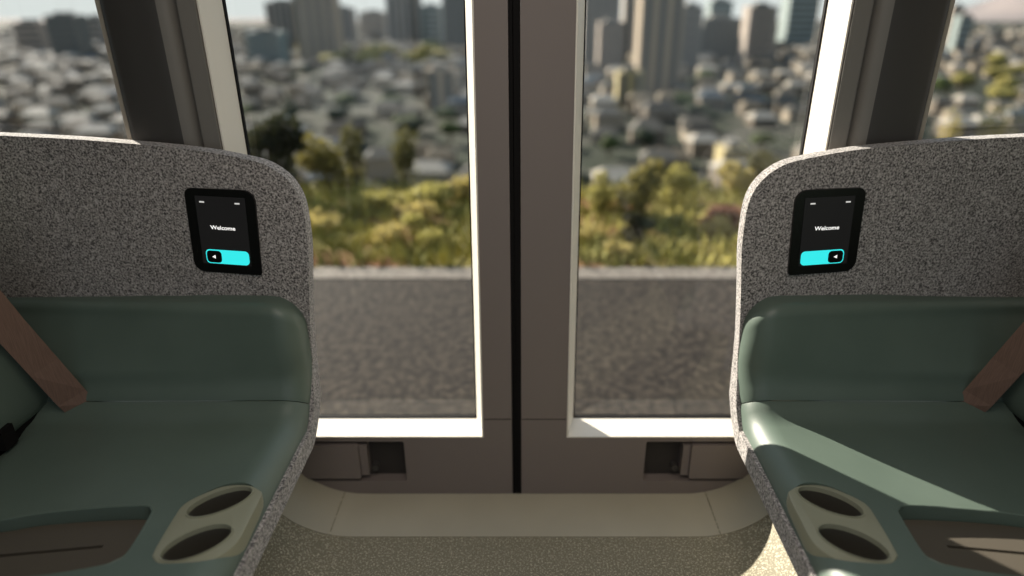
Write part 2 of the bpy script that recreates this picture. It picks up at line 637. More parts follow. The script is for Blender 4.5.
def full_size(o):
    M = Matrix.Translation((0, 0, -0.234)) @ Matrix.Scale(BENCH_SIZE, 4)
    for c in o.children:
        c.data.transform(M)
        full_size(c)


def build_bench(sx):
    side = 'left' if sx < 0 else 'right'
    root = empty('bench_seat', (sx * 0.75, 0.6, 0.0), 'grey and green bench seat on the %s of the aisle, %s' % (side, 'all in shade' if sx < 0 else 'crossed by sunlight'), 'bench seat')
    # --- grey fabric wing with the bend that runs on into the lip along the seat front
    bm = bmesh.new()
    ol = catmull(WING[1:-2], 4, closed=False)
    ol = [WING[0]] + ol + WING[-2:]
    prism(bm, ol, lambda p: (p[0], ywing(p[0]), p[1]), lambda p: (p[0], ywing(p[0]) + 0.03, p[1]))
    bmesh.ops.recalc_face_normals(bm, faces=bm.faces)
    rim = [e for e in bm.edges if len(e.link_faces) == 2 and e.calc_face_angle(0) > math.radians(60) and all(v.co.z > 0.46 and v.co.x < 1.17 for v in e.verts)]
    bmesh.ops.bevel(bm, geom=rim, offset=0.0142, segments=5, profile=0.5, affect='EDGES', clamp_overlap=True)
    finish(bm, 'wing_panel', M_FABRIC, root, smooth=50, sx=sx)
    # bend piece: outline in (y, z), thickness in x
    bend = [(1.2015, 0.660), (1.174, 0.660), (1.170, 0.630), (1.160, 0.602), (1.142, 0.572), (1.124, 0.548), (1.106, 0.530), (1.0885, 0.5165), (1.0885, 0.476), (1.105, 0.482), (1.128, 0.497), (1.150, 0.518), (1.174, 0.548), (1.191, 0.588), (1.1995, 0.625)]
    bm = bmesh.new()
    xl = lambda z: 0.4255 + 0.0065 * min(1, max(0, (z - 0.545) / 0.055)) - 0.0015 * max(0, (z - 0.60) / 0.06)
    prism(bm, bend, lambda p: (xl(p[1]), p[0], p[1]), lambda p: (0.50, p[0], p[1]))
    bevel_all(bm, 0.005, 3, 60)
    finish(bm, 'edge_bend', M_FABRIC, root, smooth=50, sx=sx)
    bm = bmesh.new()
    box(bm, 0.4255, 0.452, Y_END, 1.0862, 0.476, 0.5165)
    bevel_all(bm, 0.006, 3, 50)
    finish(bm, 'edge_trim', M_FABRIC, root, smooth=50, sx=sx)
    # --- green leather: side bolster and seat cushion
    bm = slab(BCOLS, bolster_rows, lambda x, y, z: (max(ywing(x) + 0.02, y + 0.01) if z > 0.66 else y + 0.012 + max(0, (z - 0.60) / 0.06) * 0.02, z - (0.0 if z > 0.60 else 0.012)))
    finish(bm, 'side_bolster', M_LEATHER, root, smooth=50, sx=sx)
    bm = slab(COLS, cushion_rows, lambda x, y, z: (y, 0.495))
    cush = finish(bm, 'seat_cushion', M_LEATHER, root, smooth=50, sx=sx)
    cup = catmull(CUP, 4)
    cb = bmesh.new()
    prism(cb, cup, lambda p: (p[0], p[1], ptilt(p[0]) - 0.055), lambda p: (p[0], p[1], 0.65))
    c1 = finish(cb, 'cutter', M_LEATHER, sx=sx)
    cb = bmesh.new()
    tr = catmull(TRAY, 4)
    prism(cb, tr, lambda p: (p[0], p[1], 0.517), lambda p: (p[0], p[1], 0.65))
    c2 = finish(cb, 'cutter', M_LEATHER, sx=sx)
    subtract(cush, [c1, c2], 40)
    # --- backrest pad, rounded at the foot, and its carcass
    bm = bmesh.new()
    pr = [(0.972, 0.549), (0.957, 0.562), (0.951, 0.61), (0.972, 0.76), (1.0, 0.90), (1.024, 1.03), (1.036, 1.06), (1.065, 1.07), (1.13, 1.05), (1.11, 0.60), (0.995, 0.545)]
    pr = catmull(pr, 3)
    prism(bm, pr, lambda p: (p[0], Y_END, p[1]), lambda p: (p[0], 1.125 + 0.1 * (p[0] - 0.93), p[1]))
    bevel_all(bm, 0.012, 3, 60)
    finish(bm, 'backrest', M_LEATHER, root, smooth=50, sx=sx)
    bm = bmesh.new()
    box(bm, 0.965, 1.10, Y_END, 1.15, 0.44, 0.56)
    finish(bm, 'seat_carcass', M_BLACK, root, sx=sx)
    bm = bmesh.new()
    box(bm, 0.585, 1.10, Y_END, 1.13, 0.1985, 0.43)
    finish(bm, 'plinth', M_WALL, root, sx=sx)
    # --- cup holder insert
    bm = bmesh.new()
    prism(bm, cup, lambda p: (p[0], p[1], ptilt(p[0]) - 0.078), lambda p: (p[0], p[1], ptilt(p[0]) + 0.0035))
    bmesh.ops.recalc_face_normals(bm, faces=bm.faces)
    rim = [e for e in bm.edges if len(e.link_faces) == 2 and e.calc_face_angle(0) > math.radians(60) and all(v.co.z > ptilt(v.co.x) for v in e.verts)]
    bmesh.ops.bevel(bm, geom=rim, offset=0.0025, segments=2, profile=0.5, affect='EDGES')
    ins = finish(bm, 'cup_holder', M_OLIVE, root, smooth=40, sx=sx)
    cuts = []
    for w in WELLS:
        cb = bmesh.new()
        prism(cb, ell(w, 0.9), lambda p: (p[0], p[1], ptilt(p[0]) - 0.056), lambda p: (p[0], p[1], ptilt(p[0]) + 0.001))
        # taper the upper mouth outward
        for v in cb.verts:
            if v.co.z > ptilt(v.co.x) - 0.01:
                v.co.x = w[0][0] + (v.co.x - w[0][0]) / 0.9 * 1.036
                v.co.y = w[0][1] + (v.co.y - w[0][1]) / 0.9 * 1.036
                v.co.z = ptilt(v.co.x) + 0.02
        cuts.append(finish(cb, 'cutter', M_OLIVE, sx=sx))
    subtract(ins, cuts, 35)
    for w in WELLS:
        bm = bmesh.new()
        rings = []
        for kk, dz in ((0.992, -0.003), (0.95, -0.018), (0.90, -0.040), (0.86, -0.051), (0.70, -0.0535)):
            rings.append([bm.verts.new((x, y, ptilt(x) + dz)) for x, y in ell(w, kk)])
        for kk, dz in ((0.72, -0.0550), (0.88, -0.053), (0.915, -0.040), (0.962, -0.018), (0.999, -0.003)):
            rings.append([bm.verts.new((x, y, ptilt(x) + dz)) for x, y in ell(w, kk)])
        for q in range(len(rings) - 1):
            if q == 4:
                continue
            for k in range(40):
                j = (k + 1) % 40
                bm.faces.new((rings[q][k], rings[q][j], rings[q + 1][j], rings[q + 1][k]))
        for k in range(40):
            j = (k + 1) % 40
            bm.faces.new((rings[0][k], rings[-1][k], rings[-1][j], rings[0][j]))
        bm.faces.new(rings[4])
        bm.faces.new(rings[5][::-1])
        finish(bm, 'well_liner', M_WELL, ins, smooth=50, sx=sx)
        # raised rim ring round each well
        bm = bmesh.new()
        o, i = ell(w, 1.07), ell(w, 1.0)
        a = [bm.verts.new((x, y, ptilt(x) + 0.0030)) for x, y in o]
        b = [bm.verts.new((x, y, ptilt(x) + 0.0055)) for x, y in ell(w, 1.05)]
        c = [bm.verts.new((x, y, ptilt(x) + 0.0055)) for x, y in ell(w, 1.01)]
        d = [bm.verts.new((x, y, ptilt(x) - 0.004)) for x, y in i]
        for k in range(40):
            j = (k + 1) % 40
            for p, q in ((a, b), (b, c), (c, d), (d, a)):
                bm.faces.new((p[k], p[j], q[j], q[k]))
        finish(bm, 'well_rim', M_OLIVE, ins, smooth=60, sx=sx)
    # --- recessed charging mat with a slot and a thin bright edge line
    bm = bmesh.new()
    ins_t = [(x + (0.70 - x) * 0.012, y + (0.76 - y) * 0.03) for x, y in tr]
    prism(bm, ins_t, lambda p: (p[0], p[1], 0.5172), lambda p: (p[0], p[1], 0.528))
    pad = finish(bm, 'charging_tray', M_TRAY, root, smooth=40, sx=sx)
    cb = bmesh.new()
    sl = [(0.651, 0.7705), (0.6505, 0.776), (0.88, 0.7465), (0.88, 0.740)]
    prism(cb, sl, lambda p: (p[0], p[1], 0.520), lambda p: (p[0], p[1], 0.60))
    subtract(pad, [finish(cb, 'cutter', M_TRAY, sx=sx)], 40)
    bm = bmesh.new()
    prism(bm, sl, lambda p: (p[0], p[1], 0.5195), lambda p: (p[0], p[1], 0.5215))
    finish(bm, 'phone_slot', M_BLACK, pad, sx=sx)
    bm = bmesh.new()
    n = len(tr)
    ring = []
    for k, (x, y) in enumerate(tr):
        z = zs_at(x, y) + 0.0035
        vv = Vector((x - 0.70, y - 0.76)).normalized() * 0.0022
        ring.append([bm.verts.new((x + vv.x * s, y + vv.y * s, z + h)) for s, h in ((0, 0), (1, 0.0012), (2, 0), (1, -0.006))])
    for k in range(n):
        j = (k + 1) % n
        for q in range(4):
            r = (q + 1) % 4
            bm.faces.new((ring[k][q], ring[j][q], ring[j][r], ring[k][r]))
    finish(bm, 'tray_rim', M_LEATHER, pad, smooth=60, sx=sx)

    # --- touchscreen let into the wing (x outward along the wing, z up)
    yw = lambda x, d: ywing(x) - d
    # corners: generous at the aisle-side top and the outer foot
    bez = [(0.4963 + x + (0.9795 - z) * 0.073, z) for x, z in rrect(0, 0.1405, 0.8115, 0.9795, (0.006, 0.022, 0.014, 0.024), 8)]
    sm = bez
    bm = bmesh.new()
    prism(bm, sm, lambda p: (p[0], yw(p[0], 0.006), p[1]), lambda p: (p[0], yw(p[0], -0.02), p[1]))
    scr = finish(bm, 'touchscreen', M_BEZEL, root, smooth=40, sx=sx)
    scr['label'] = 'black touchscreen let into the grey wing'
    # the picture on it is not mirrored: q runs from the aisle-side edge (0) to the outer edge (1)
    k = lambda q, z: (0.5025 + q * 0.1393 + (0.905 - z) * 0.0763, 0.8952 + (z - 0.905) * 1.017)
    flat = lambda pts, d0, d1: (lambda bm: (prism(bm, pts, lambda p: (p[0], yw(p[0], d1), p[1]), lambda p: (p[0], yw(p[0], d0), p[1])), bm)[1])(bmesh.new())
    disp = [k(0.14, 0.840), k(0.86, 0.840), k(0.86, 0.974), k(0.14, 0.974)]
    finish(flat(disp, 0.0062, 0.0068), 'display', M_DISPLAY, scr, sx=sx)
    for q in (0.22, 0.73):
        finish(flat([k(q, 0.9615), k(q + 0.07, 0.9615), k(q + 0.07, 0.9642), k(q, 0.9642)], 0.0070, 0.0074), 'status_mark', M_DIM, scr, sx=sx)
    # slider button: cyan pill with a dark square knob at the outer end
    rr_ = lambda q0, q1, z0, z1, r: [k(a, b) for a, b in ((lambda L: [(q0 + (q1 - q0) * (x - 0) / 1.0, z) for x, z in L])([((x - 0) / 1.0, z) for x, z in [((xx) / ((q1 - q0) * 0.137), zz) for xx, zz in rrect(0, (q1 - q0) * 0.137, z0, z1, r)]]))]
    finish(flat(rr_(0.16, 0.80, 0.842, 0.870, 0.008), 0.0070, 0.0078), 'slider_button', M_CYAN, scr, sx=sx)
    finish(flat(rr_(0.565, 0.785, 0.8440, 0.8680, 0.007), 0.0080, 0.0086), 'slider_knob', M_BEZEL, scr, sx=sx)
    tri = [k(0.695, 0.8525), k(0.695, 0.8595), k(0.645, 0.856)] if sx > 0 else [k(0.655, 0.8525), k(0.655, 0.8595), k(0.705, 0.856)]
    finish(flat(tri, 0.0088, 0.0092), 'slider_arrow', M_WHITE, scr, sx=sx)
    fc = bpy.data.curves.new('welcome_text', 'FONT')
    fc.body = 'Welcome'
    fc.align_x = 'CENTER'
    fc.align_y = 'CENTER'
    fc.size = 0.0112
    fc.extrude = 0.0002
    fc.offset = 0.0001
    to = bpy.data.objects.new('tmp', fc)
    C.objects.link(to)
    dg = bpy.context.evaluated_depsgraph_get()
    dg.update()
    me = bpy.data.meshes.new_from_object(to.evaluated_get(dg))
    me.name = 'welcome_text'
    bpy.data.objects.remove(to)
    tx, tz = k(0.5, 0.914)
    ax = Vector((1, sx * YAW, 0)).normalized()
    for v in me.vertices:
        p = Vector((sx * tx, yw(tx, 0.0074), tz)) + ax * v.co.x * 1.15 + Vector((0, 0, 1)) * v.co.y + Vector((0, -1, 0)) * v.co.z
        v.co = p
    me.materials.clear()
    me.materials.append(M_WHITE)
    wt = bpy.data.objects.new('welcome_text', me)
    C.objects.link(wt)
    wt.parent = scr
    wt.matrix_parent_inverse = Matrix.Translation(parent_loc(scr)).inverted()

    # --- seat belt: its own thing, from the shoulder to the crease beside the bolster
    bt = empty('seat_belt', (sx * 1.05, 1.31, 0.42), 'brown seat belt webbing slanting down to the seat crease on the %s' % side, 'seat belt')
    P = [Vector((0.873, 1.124, 0.505)), Vector((0.885, 1.116, 0.545)), Vector((0.895, 1.108, 0.58)), Vector((0.916, 1.092, 0.66)), Vector((0.936, 1.068, 0.756)), Vector((0.953, 1.042, 0.86)), Vector((0.970, 1.012, 0.97)), Vector((1.006, 0.99, 1.09))]
    bm = bmesh.new()
    rows = []
    for i, p in enumerate(P):
        t = (P[min(i + 1, len(P) - 1)] - P[max(0, i - 1)]).normalized()
        q_ = min(1, i / 3)
        nrm = Vector((-0.25 - 0.55 * q_, -0.97 + 0.37 * q_, 0.0))
        w = t.cross(nrm).normalized()
        nn = w.cross(t).normalized()
        rows.append([bm.verts.new(p + w * a * 0.0265 + nn * b) for a, b in ((-1, 0.0), (-1, 0.0016), (1, 0.0016), (1, 0.0))])
    for i in range(len(rows) - 1):
        for q in range(4):
            r = (q + 1) % 4
            bm.faces.new((rows[i][q], rows[i][r], rows[i + 1][r], rows[i + 1][q]))
    bm.faces.new(rows[0])
    bm.faces.new(rows[-1][::-1])
    finish(bm, 'webbing', M_BELT, bt, sx=sx)
    bm = bmesh.new()
    box(bm, 0.942, 0.966, 0.982, 1.012, 0.548, 0.588)
    bevel_all(bm, 0.006, 2)
    finish(bm, 'buckle', M_BLACK, bt, smooth=40, sx=sx)
    full_size(root)
    full_size(bt)
    return root


build_bench(-1)
build_bench(1)

# ------------------------------------------------------------------ outside: road, verge, slope, city
M_ROAD = mat('asphalt', lin(24, 21, 19), 0.9, 0.15, noise=(26, lin(66, 59, 51), 0.42, 0.72, 6), bump=(60, 0.5, 0.02))
M_LINE = mat('gravel_edge', lin(92, 86, 80), 0.9, 0.2, noise=(30, lin(116, 110, 102), 0.4, 0.6, 3))
M_DIRT = mat('dry_grass_ground', lin(96, 88, 44), 1, 0.1, noise=(1.6, lin(120, 84, 62), 0.52, 0.64, 3))
M_SLOPE = mat('hill_scrub', lin(62, 66, 36), 1, 0.1, noise=(0.3, lin(80, 78, 44), 0.4, 0.6, 4))
M_PLAIN = mat('city_ground', lin(62, 62, 56), 1, 0.1, noise=(0.05, lin(40, 46, 36), 0.42, 0.6, 5))
M_MOUNT = mat('far_mountain', lin(138, 128, 124), 1, 0.1, noise=(0.004, lin(112, 108, 108), 0.4, 0.6, 4))
LEAF = {k: mat('leaves_' + k, lin(*a), 0.7, 0.2) for k, a in dict(dark=(40, 42, 24), olive=(112, 104, 54), yellow=(164, 150, 92), bright=(148, 141, 80), brown=(126, 92, 74), deep=(78, 76, 42)).items()}
for m in LEAF.values():
    nt = m.node_tree
    p = nt.nodes['Principled BSDF']
    tl = nt.nodes.new('ShaderNodeBsdfTranslucent')
    tl.inputs['Color'].default_value = p.inputs['Base Color'].default_value
    mx = nt.nodes.new('ShaderNodeMixShader')
    mx.inputs['Fac'].default_value = 0.45
    nt.links.new(p.outputs['BSDF'], mx.inputs[1])
    nt.links.new(tl.outputs['BSDF'], mx.inputs[2])
    nt.links.new(mx.outputs['Shader'], nt.nodes['Material Output'].inputs['Surface'])
M_STEM = mat('stem', lin(60, 48, 36), 0.9, 0.1)
M_GRASS = mat('grass_blades', lin(160, 150, 76), 0.8, 0.2, noise=(2.5, lin(110, 108, 50), 0.4, 0.62, 2))

bm = bmesh.new()
box(bm, -40, 40, 1.75, 3.93, -0.55, -0.35)
struct(finish(bm, 'road', M_ROAD), 'grey asphalt road running past outside the doors', 'road')
bm = bmesh.new()
box(bm, -40, 40, 3.93, 4.12, -0.55, -0.345)
struct(finish(bm, 'road_edge', M_LINE), 'pale gravel strip along the far edge of the road', 'road edge')


def ground_z(y):
    if y <= 6.2:
        return -0.36
    if y < 190:
        t = (y - 6.2) / 183.8
        return -0.36 - (50 - 0.36) * (1 - (1 - t) ** 1.25)
    return GROUND


def sheet(ys, xs_of, zf, nx):
    bm = bmesh.new()
    rows = []
    for y in ys:
        w = xs_of(y)
        rows.append([bm.verts.new((-w + 2 * w * i / nx, y, zf(-w + 2 * w * i / nx, y))) for i in range(nx + 1)])
    for k in range(len(ys) - 1):
        for i in range(nx):
            bm.faces.new((rows[k][i], rows[k][i + 1], rows[k + 1][i + 1], rows[k + 1][i]))
    return bm


def thicken(bm, h):
    r = bmesh.ops.extrude_face_region(bm, geom=bm.faces[:])
    for v in r['geom']:
        if isinstance(v, bmesh.types.BMVert):
            v.co.z -= h
    return bm


struct(finish(thicken(sheet([4.12, 4.6, 5.2, 5.8, 6.2], lambda y: 40, lambda x, y: -0.36 + 0.03 * math.sin(3 * x + y * 2), 80), 0.3), 'verge', M_DIRT), 'dry grassy verge beyond the road', 'verge')
struct(finish(thicken(sheet([6.2, 8, 12, 20, 35, 60, 90, 130, 160, 190], lambda y: 40 + y * 1.3, lambda x, y: ground_z(y), 30), 1.0), 'hillside', M_SLOPE), 'scrubby slope falling away to the city', 'hillside')
struct(finish(thicken(sheet([190, 400, 800, 1300, 1850], lambda y: 40 + y * 1.5, lambda x, y: GROUND, 12), 3.0), 'city_ground', M_PLAIN), 'flat city ground far below the road', 'ground')
struct(finish(thicken(sheet([1850, 1900, 1950, 2050, 2200], lambda y: 2800, lambda x, y: GROUND - 2 + max(0, min(1, (y - 1850) / 150)) * (72 * math.exp(-((x - 1500) / 165) ** 2) + 1.5 * math.sin(x / 160)), 90), 20.0), 'hill_range', M_MOUNT, smooth=60), 'low pinkish hills on the horizon', 'hills')

# towers ---------------------------------------------------------------
TCOL = {k: mat('facade_' + k, lin(*a), 0.8, 0.2) for k, a in dict(grey=(128, 124, 118), pale=(158, 150, 140), dark=(92, 94, 92), teal=(122, 132, 130), brown=(136, 124, 108), yellow=(152, 140, 104), warm=(142, 132, 122)).items()}
M_BAND = mat('window_bands', lin(74, 76, 76), 0.5, 0.3)
M_ROOFTOP = mat('flat_roof', lin(112, 110, 106), 0.9, 0.1)


FOOT = []          # (x0, x1, y0, y1) of what already stands in the city


def tower(o0, o1, vt, vb, col, label, style='bands', cat='tower'):
    y = (EYE - GROUND) / ratio(vb)
    x0, x1 = bearing(o0, GROUND / 2, y), bearing(o1, GROUND / 2, y)
    zt = EYE - ratio(vt) * y
    w = x1 - x0
    d = max(10, w * 0.8)
    FOOT.append((x0, x1, y - 0.5, y + d))
    root = empty('tower_block' if cat == 'tower' else 'apartment_block', ((x0 + x1) / 2, y + d / 2, GROUND), label, cat)
    bm = bmesh.new()
    box(bm, x0, x1, y, y + d, GROUND, zt)
    finish(bm, 'walls', TCOL[col], root)
    bm = bmesh.new()
    H = zt - GROUND
    if style == 'bands':
        n = max(3, int(H / 6))
        for i in range(n):
            z = GROUND + H * (i + 0.35) / n
            box(bm, x0 + w * 0.06, x1 - w * 0.06, y - 0.3, y + 0.3, z, z + H / n * 0.45)
    else:
        n = max(2, int(w / 7))
        for i in range(n):
            x = x0 + w * (i + 0.3) / n
            box(bm, x, x + w / n * 0.45, y - 0.3, y + 0.3, GROUND + H * 0.05, zt - H * 0.05)
    finish(bm, 'window_bands', M_BAND, root)
    bm = bmesh.new()
    box(bm, x0 + w * 0.25, x0 + w * 0.7, y + d * 0.2, y + d * 0.8, zt, zt + max(2.5, H * 0.06))
    finish(bm, 'roof_house', M_ROOFTOP, root)


W1, W2, W3, W4 = 'outer window on the left', 'left door window', 'right door window', 'outer window on the right'
for a in [
    (-478, -449, 15, 60, 'dark', 'dark squat tower rising above houses in the outer window on the left', 'bands'),
    (-512, -486, 22, 55, 'warm', 'pale low block at the far left end of the left outer window', 'bands'),
    (-438, -424, 17, 48, 'grey', 'slim grey block beside the left pillar edge', 'bands'),
    (-258, -228, 2, 46, 'grey', 'broad grey tower, leftmost of the skyline cluster in left door window', 'piers'),
    (-229, -190, -12, 62, 'brown', 'large brownish tower in the middle of the left door window cluster', 'piers'),
    (-192, -172, 8, 44, 'grey', 'narrower grey tower closing the left cluster on its right', 'bands'),
    (-280, -246, 32, 66, 'teal', 'teal glass block low in front of the left skyline cluster', 'bands'),
    (-166, -140, 12, 40, 'pale', 'pale low tower left of centre in the left door window', 'bands'),
    (-138, -106, -10, 44, 'grey', 'tall grey tower right of the sky gap in the left door window', 'piers'),
    (-104, -84, 6, 46, 'teal', 'bluish glass tower near the mullion in left door window', 'bands'),
    (-82, -54, -12, 50, 'dark', 'dark tower cut by the mullion in the left door window', 'bands'),
    (58, 94, -14, 66, 'grey', 'grey tower beside the mullion in the right door window', 'piers'),
    (74, 100, 22, 74, 'warm', 'shorter warm grey block in front of the tower by the mullion', 'bands'),
    (98, 118, -10, 58, 'pale', 'pale slim tower, second from the mullion in right door window', 'piers'),
    (114, 156, -16, 98, 'brown', 'tallest brown grey tower in the right door window', 'piers'),
    (156, 176, 6, 70, 'grey', 'grey tower just right of the tallest brown one', 'bands'),
    (178, 216, 18, 62, 'dark', 'dark tower with pale vertical piers in the right door window', 'piers'),
    (222, 250, 6, 66, 'warm', 'warm grey tower between dark tower and bluish tower on the right', 'bands'),
    (184, 206, 0, 46, 'teal', 'bluish slab behind the dark piered tower', 'bands'),
    (262, 292, -8, 48, 'teal', 'bluish glass tower beside the right white window jamb', 'bands'),
    (424, 436, 6, 50, 'warm', 'warm block just beyond the right pillar', 'bands'),
    (433, 447, 16, 56, 'teal', 'slim teal tower standing under the mountain in right outer window', 'bands'),
]:
    tower(*a)
for a in [
    (-100, -72, 70, 112, 'brown', 'beige mid rise block among houses in the left door window', 'piers', 'apartment block'),
    (94, 120, 72, 108, 'yellow', 'yellowish mid rise block left of centre in right door window', 'piers', 'apartment block'),
    (206, 232, 150, 172, 'yellow', 'small ochre block above the shrubs in the right door window', 'bands', 'apartment block'),
]:
    tower(*a)

# greenery ---------------------------------------------------------------
def foliage(bm, n, w, d, h, leaf, rnd, z0=0.0, tall=False):
    """leaf quads on a lumpy crown"""
    lumps = []
    for k in range(7):
        a = rnd.uniform(0, 2 * PI)
        r = rnd.uniform(0, .5)
        lumps.append((Vector((math.cos(a) * r * w / 2, math.sin(a) * r * d / 2, z0 + h * rnd.uniform(.14, .76))), rnd.uniform(.30, .48)))
    for k in range(n):
        c, rr = rnd.choice(lumps)
        dv = Vector((rnd.gauss(0, 1), rnd.gauss(0, 1), rnd.gauss(0, 1))).normalized() * rnd.uniform(.55, 1.0)
        taper = 1 - (0.65 * (c.z - z0) / h if tall else 0)
        p = c * 1.0
        p.x = p.x * taper + dv.x * rr * w * .62 * taper
        p.y = p.y * taper + dv.y * rr * d * .62 * taper
        p.z = max(z0 + .02 * h, p.z + dv.z * rr * h * .55)
        u = Vector((rnd.gauss(0, 1), rnd.gauss(0, 1), rnd.gauss(0, 1))).normalized() * leaf
        v = u.orthogonal().normalized() * leaf * .55
        bm.faces.new([bm.verts.new(q) for q in (p - u, p + v, p + u, p - v)])


def shrub(name, off, y, zt, w, kind, label, cat='shrub', group=None, seed=0, tall=False, n=650):
    """a shrub at picture bearing OFF and distance y, w wide, top at height zt"""
    rnd = random.Random(seed)
    zb = ground_z(y)
    x = bearing(off, (zt + zb) / 2, y)
    h = zt - zb
    root = empty(name, (x, y, zb), label, cat, group)
    bm = bmesh.new()
    foliage(bm, n, w, w * .9, h, max(.018, w * .045), rnd, tall=tall)
    f = finish(bm, 'foliage', LEAF[kind], root, recalc=False)
    f.matrix_parent_inverse = Matrix()
    bm = bmesh.new()
    for k in range(4):
        a = k * PI / 2 + rnd.uniform(-.4, .4)
        top = Vector((math.cos(a) * w * .22, math.sin(a) * w * .22, h * .6))
        b0 = [Vector((math.cos(t) * w * .02, math.sin(t) * w * .02, 0)) for t in (0, 2.1, 4.2)]
        lo = [bm.verts.new(q) for q in b0]
        hi = [bm.verts.new(q * .4 + top) for q in b0]
        for i in range(3):
            j = (i + 1) % 3
            bm.faces.new((lo[i], lo[j], hi[j], hi[i]))
        bm.faces.new(hi)
    s = finish(bm, 'stem', M_STEM, root)
    s.matrix_parent_inverse = Matrix()


S = 1
for a in [
    ('shrub', -252, 6.0, 0.44, .78, 'dark', 'tall dark green shrub, leftmost in left door window beside wing top', 'shrub', None, 1, False, 1500),
    ('shrub', -204, 6.4, 0.22, .74, 'olive', 'olive shrub just right of the tall dark shrub', 'shrub', None, 2),
    ('shrub', -172, 6.8, 0.20, .50, 'deep', 'deep green bushy clump behind the olive shrub', 'shrub', None, 3),
    ('shrub', -122, 6.6, 0.20, .48, 'deep', 'dark rounded shrub rising in the middle of the left door window', 'shrub', None, 4),
    ('shrub', -150, 5.4, -0.14, .55, 'bright', 'low bright green shrub in the middle of left door window', 'shrub', None, 5),
    ('shrub', -100, 5.6, -0.14, .60, 'bright', 'broad bright shrub under the dark rounded one', 'shrub', None, 6),
    ('shrub', -62, 5.8, -0.10, .45, 'yellow', 'yellowish shrub against the mullion in left door window', 'shrub', None, 7),
    ('shrub', 74, 5.4, 0.02, .36, 'bright', 'bright shrub beside the mullion in right door window', 'shrub', None, 8),
    ('shrub', 118, 5.3, 0.20, .62, 'olive', 'big olive shrub, tallest in the right door window', 'shrub', None, 9, False, 900),
    ('shrub', 152, 5.7, 0.06, .42, 'bright', 'light green shrub leaning on the big olive shrub', 'shrub', None, 10),
    ('shrub', 112, 4.7, -0.12, .30, 'dark', 'small dark shrub at the foot of the big olive shrub', 'shrub', None, 11),
    ('shrub', 210, 6.1, -0.02, .50, 'yellow', 'yellow shrub near the right wing in right door window', 'shrub', None, 12),
    ('shrub', 236, 6.6, -0.02, .50, 'deep', 'deep green shrub half hidden by the right wing top', 'shrub', None, 13),
    ('shrub', 200, 5.0, -0.16, .50, 'brown', 'reddish brown dry shrub in the right door window', 'shrub', None, 14),
    ('shrub', 418, 7.6, 0.34, .40, 'yellow', 'yellow shrub beside the right pillar above the wing', 'shrub', None, 15),
    ('shrub', 470, 8.0, 0.36, .7, 'deep', 'deep green low shrub above the right wing top edge', 'shrub', None, 16),
]:
    shrub(*a[:9], seed=a[9], tall=a[10] if len(a) > 10 else False, n=a[11] if len(a) > 11 else 850)
rnd = random.Random(5)
for i in range(16):
    off = rnd.choice((-1, 1)) * rnd.uniform(62, 300)
    y = rnd.uniform(4.35, 5.2)
    kd = rnd.choice(('yellow', 'bright'))
    side = 'left' if off < 0 else 'right'
    shrub('grass_clump', off, y, -0.36 + rnd.uniform(.10, .2), rnd.uniform(.25, .5), kd, 'low %s grass clump on the verge seen through %s door window' % ('yellow' if kd == 'yellow' else 'light green', side), 'grass clump', '%s grass clumps, %s' % (kd, side), seed=100 + i, n=260)

# verge grass: blades nobody could count
bm = bmesh.new()
rnd = random.Random(11)
for i in range(12500):
    y = rnd.uniform(4.13, 6.3)
    x = rnd.uniform(-1.3, 1.3) * y
    if rnd.random() < .45 and (0.9 < x < 1.75 and 4.5 < y < 5.6):
        continue
    h = rnd.uniform(.04, .13)
    a = rnd.uniform(0, PI)
    dx, dy = math.cos(a) * .014, math.sin(a) * .014
    lx, ly = rnd.uniform(-.06, .06), rnd.uniform(-.06, .06)
    bm.faces.new([bm.verts.new(q) for q in ((x - dx, y - dy, -.36), (x + dx, y + dy, -.36), (x + lx, y + ly, -.36 + h))])
tag(finish(bm, 'verge_grass', M_GRASS, recalc=False), 'dry yellow green grass covering the verge beyond the road', 'grass', kind='stuff')

# city trees: leaf-lump crowns far off, along the green band and among the houses
M_TREE = {k: mat('crown_' + k, lin(*a), 0.9, 0.1, noise=(0.5, lin(*b), 0.4, 0.6, 3)) for k, a, b in (('yellow', (126, 116, 66), (88, 86, 46)), ('green', (70, 80, 46), (42, 50, 30)), ('dark', (44, 52, 38), (30, 36, 26)))}


def crown_tree(x, y, w, h, kind, label, group, seed):
    rnd = random.Random(seed)
    for f0 in FOOT:
        if f0[0] - w * .6 < x < f0[1] + w * .6 and f0[2] - w * .6 < y < f0[3] + w * .6:
            return
    FOOT.append((x - w * .6, x + w * .6, y - w * .6, y + w * .6))
    root = empty('city_tree', (x, y, GROUND), label, 'tree', group)
    bm = bmesh.new()
    for k in range(5):
        m4 = Matrix.Translation((rnd.uniform(-.28, .28) * w, rnd.uniform(-.28, .28) * w, h * rnd.uniform(.5, .78))) @ Matrix.Diagonal((w * rnd.uniform(.28, .36), w * rnd.uniform(.28, .36), h * rnd.uniform(.2, .3), 1))
        bmesh.ops.create_icosphere(bm, subdivisions=2, radius=1, matrix=m4)
    for v in bm.verts:
        v.co += Vector((rnd.gauss(0, 1), rnd.gauss(0, 1), rnd.gauss(0, 1))) * w * .02
    f = finish(bm, 'crown', M_TREE[kind], root)
    f.matrix_parent_inverse = Matrix()
    bm = bmesh.new()
    bmesh.ops.create_cone(bm, cap_ends=True, segments=8, radius1=w * .05, radius2=w * .03, depth=h * .6, matrix=Matrix.Translation((0, 0, h * .3)))
    f = finish(bm, 'trunk', M_STEM, root)
    f.matrix_parent_inverse = Matrix()


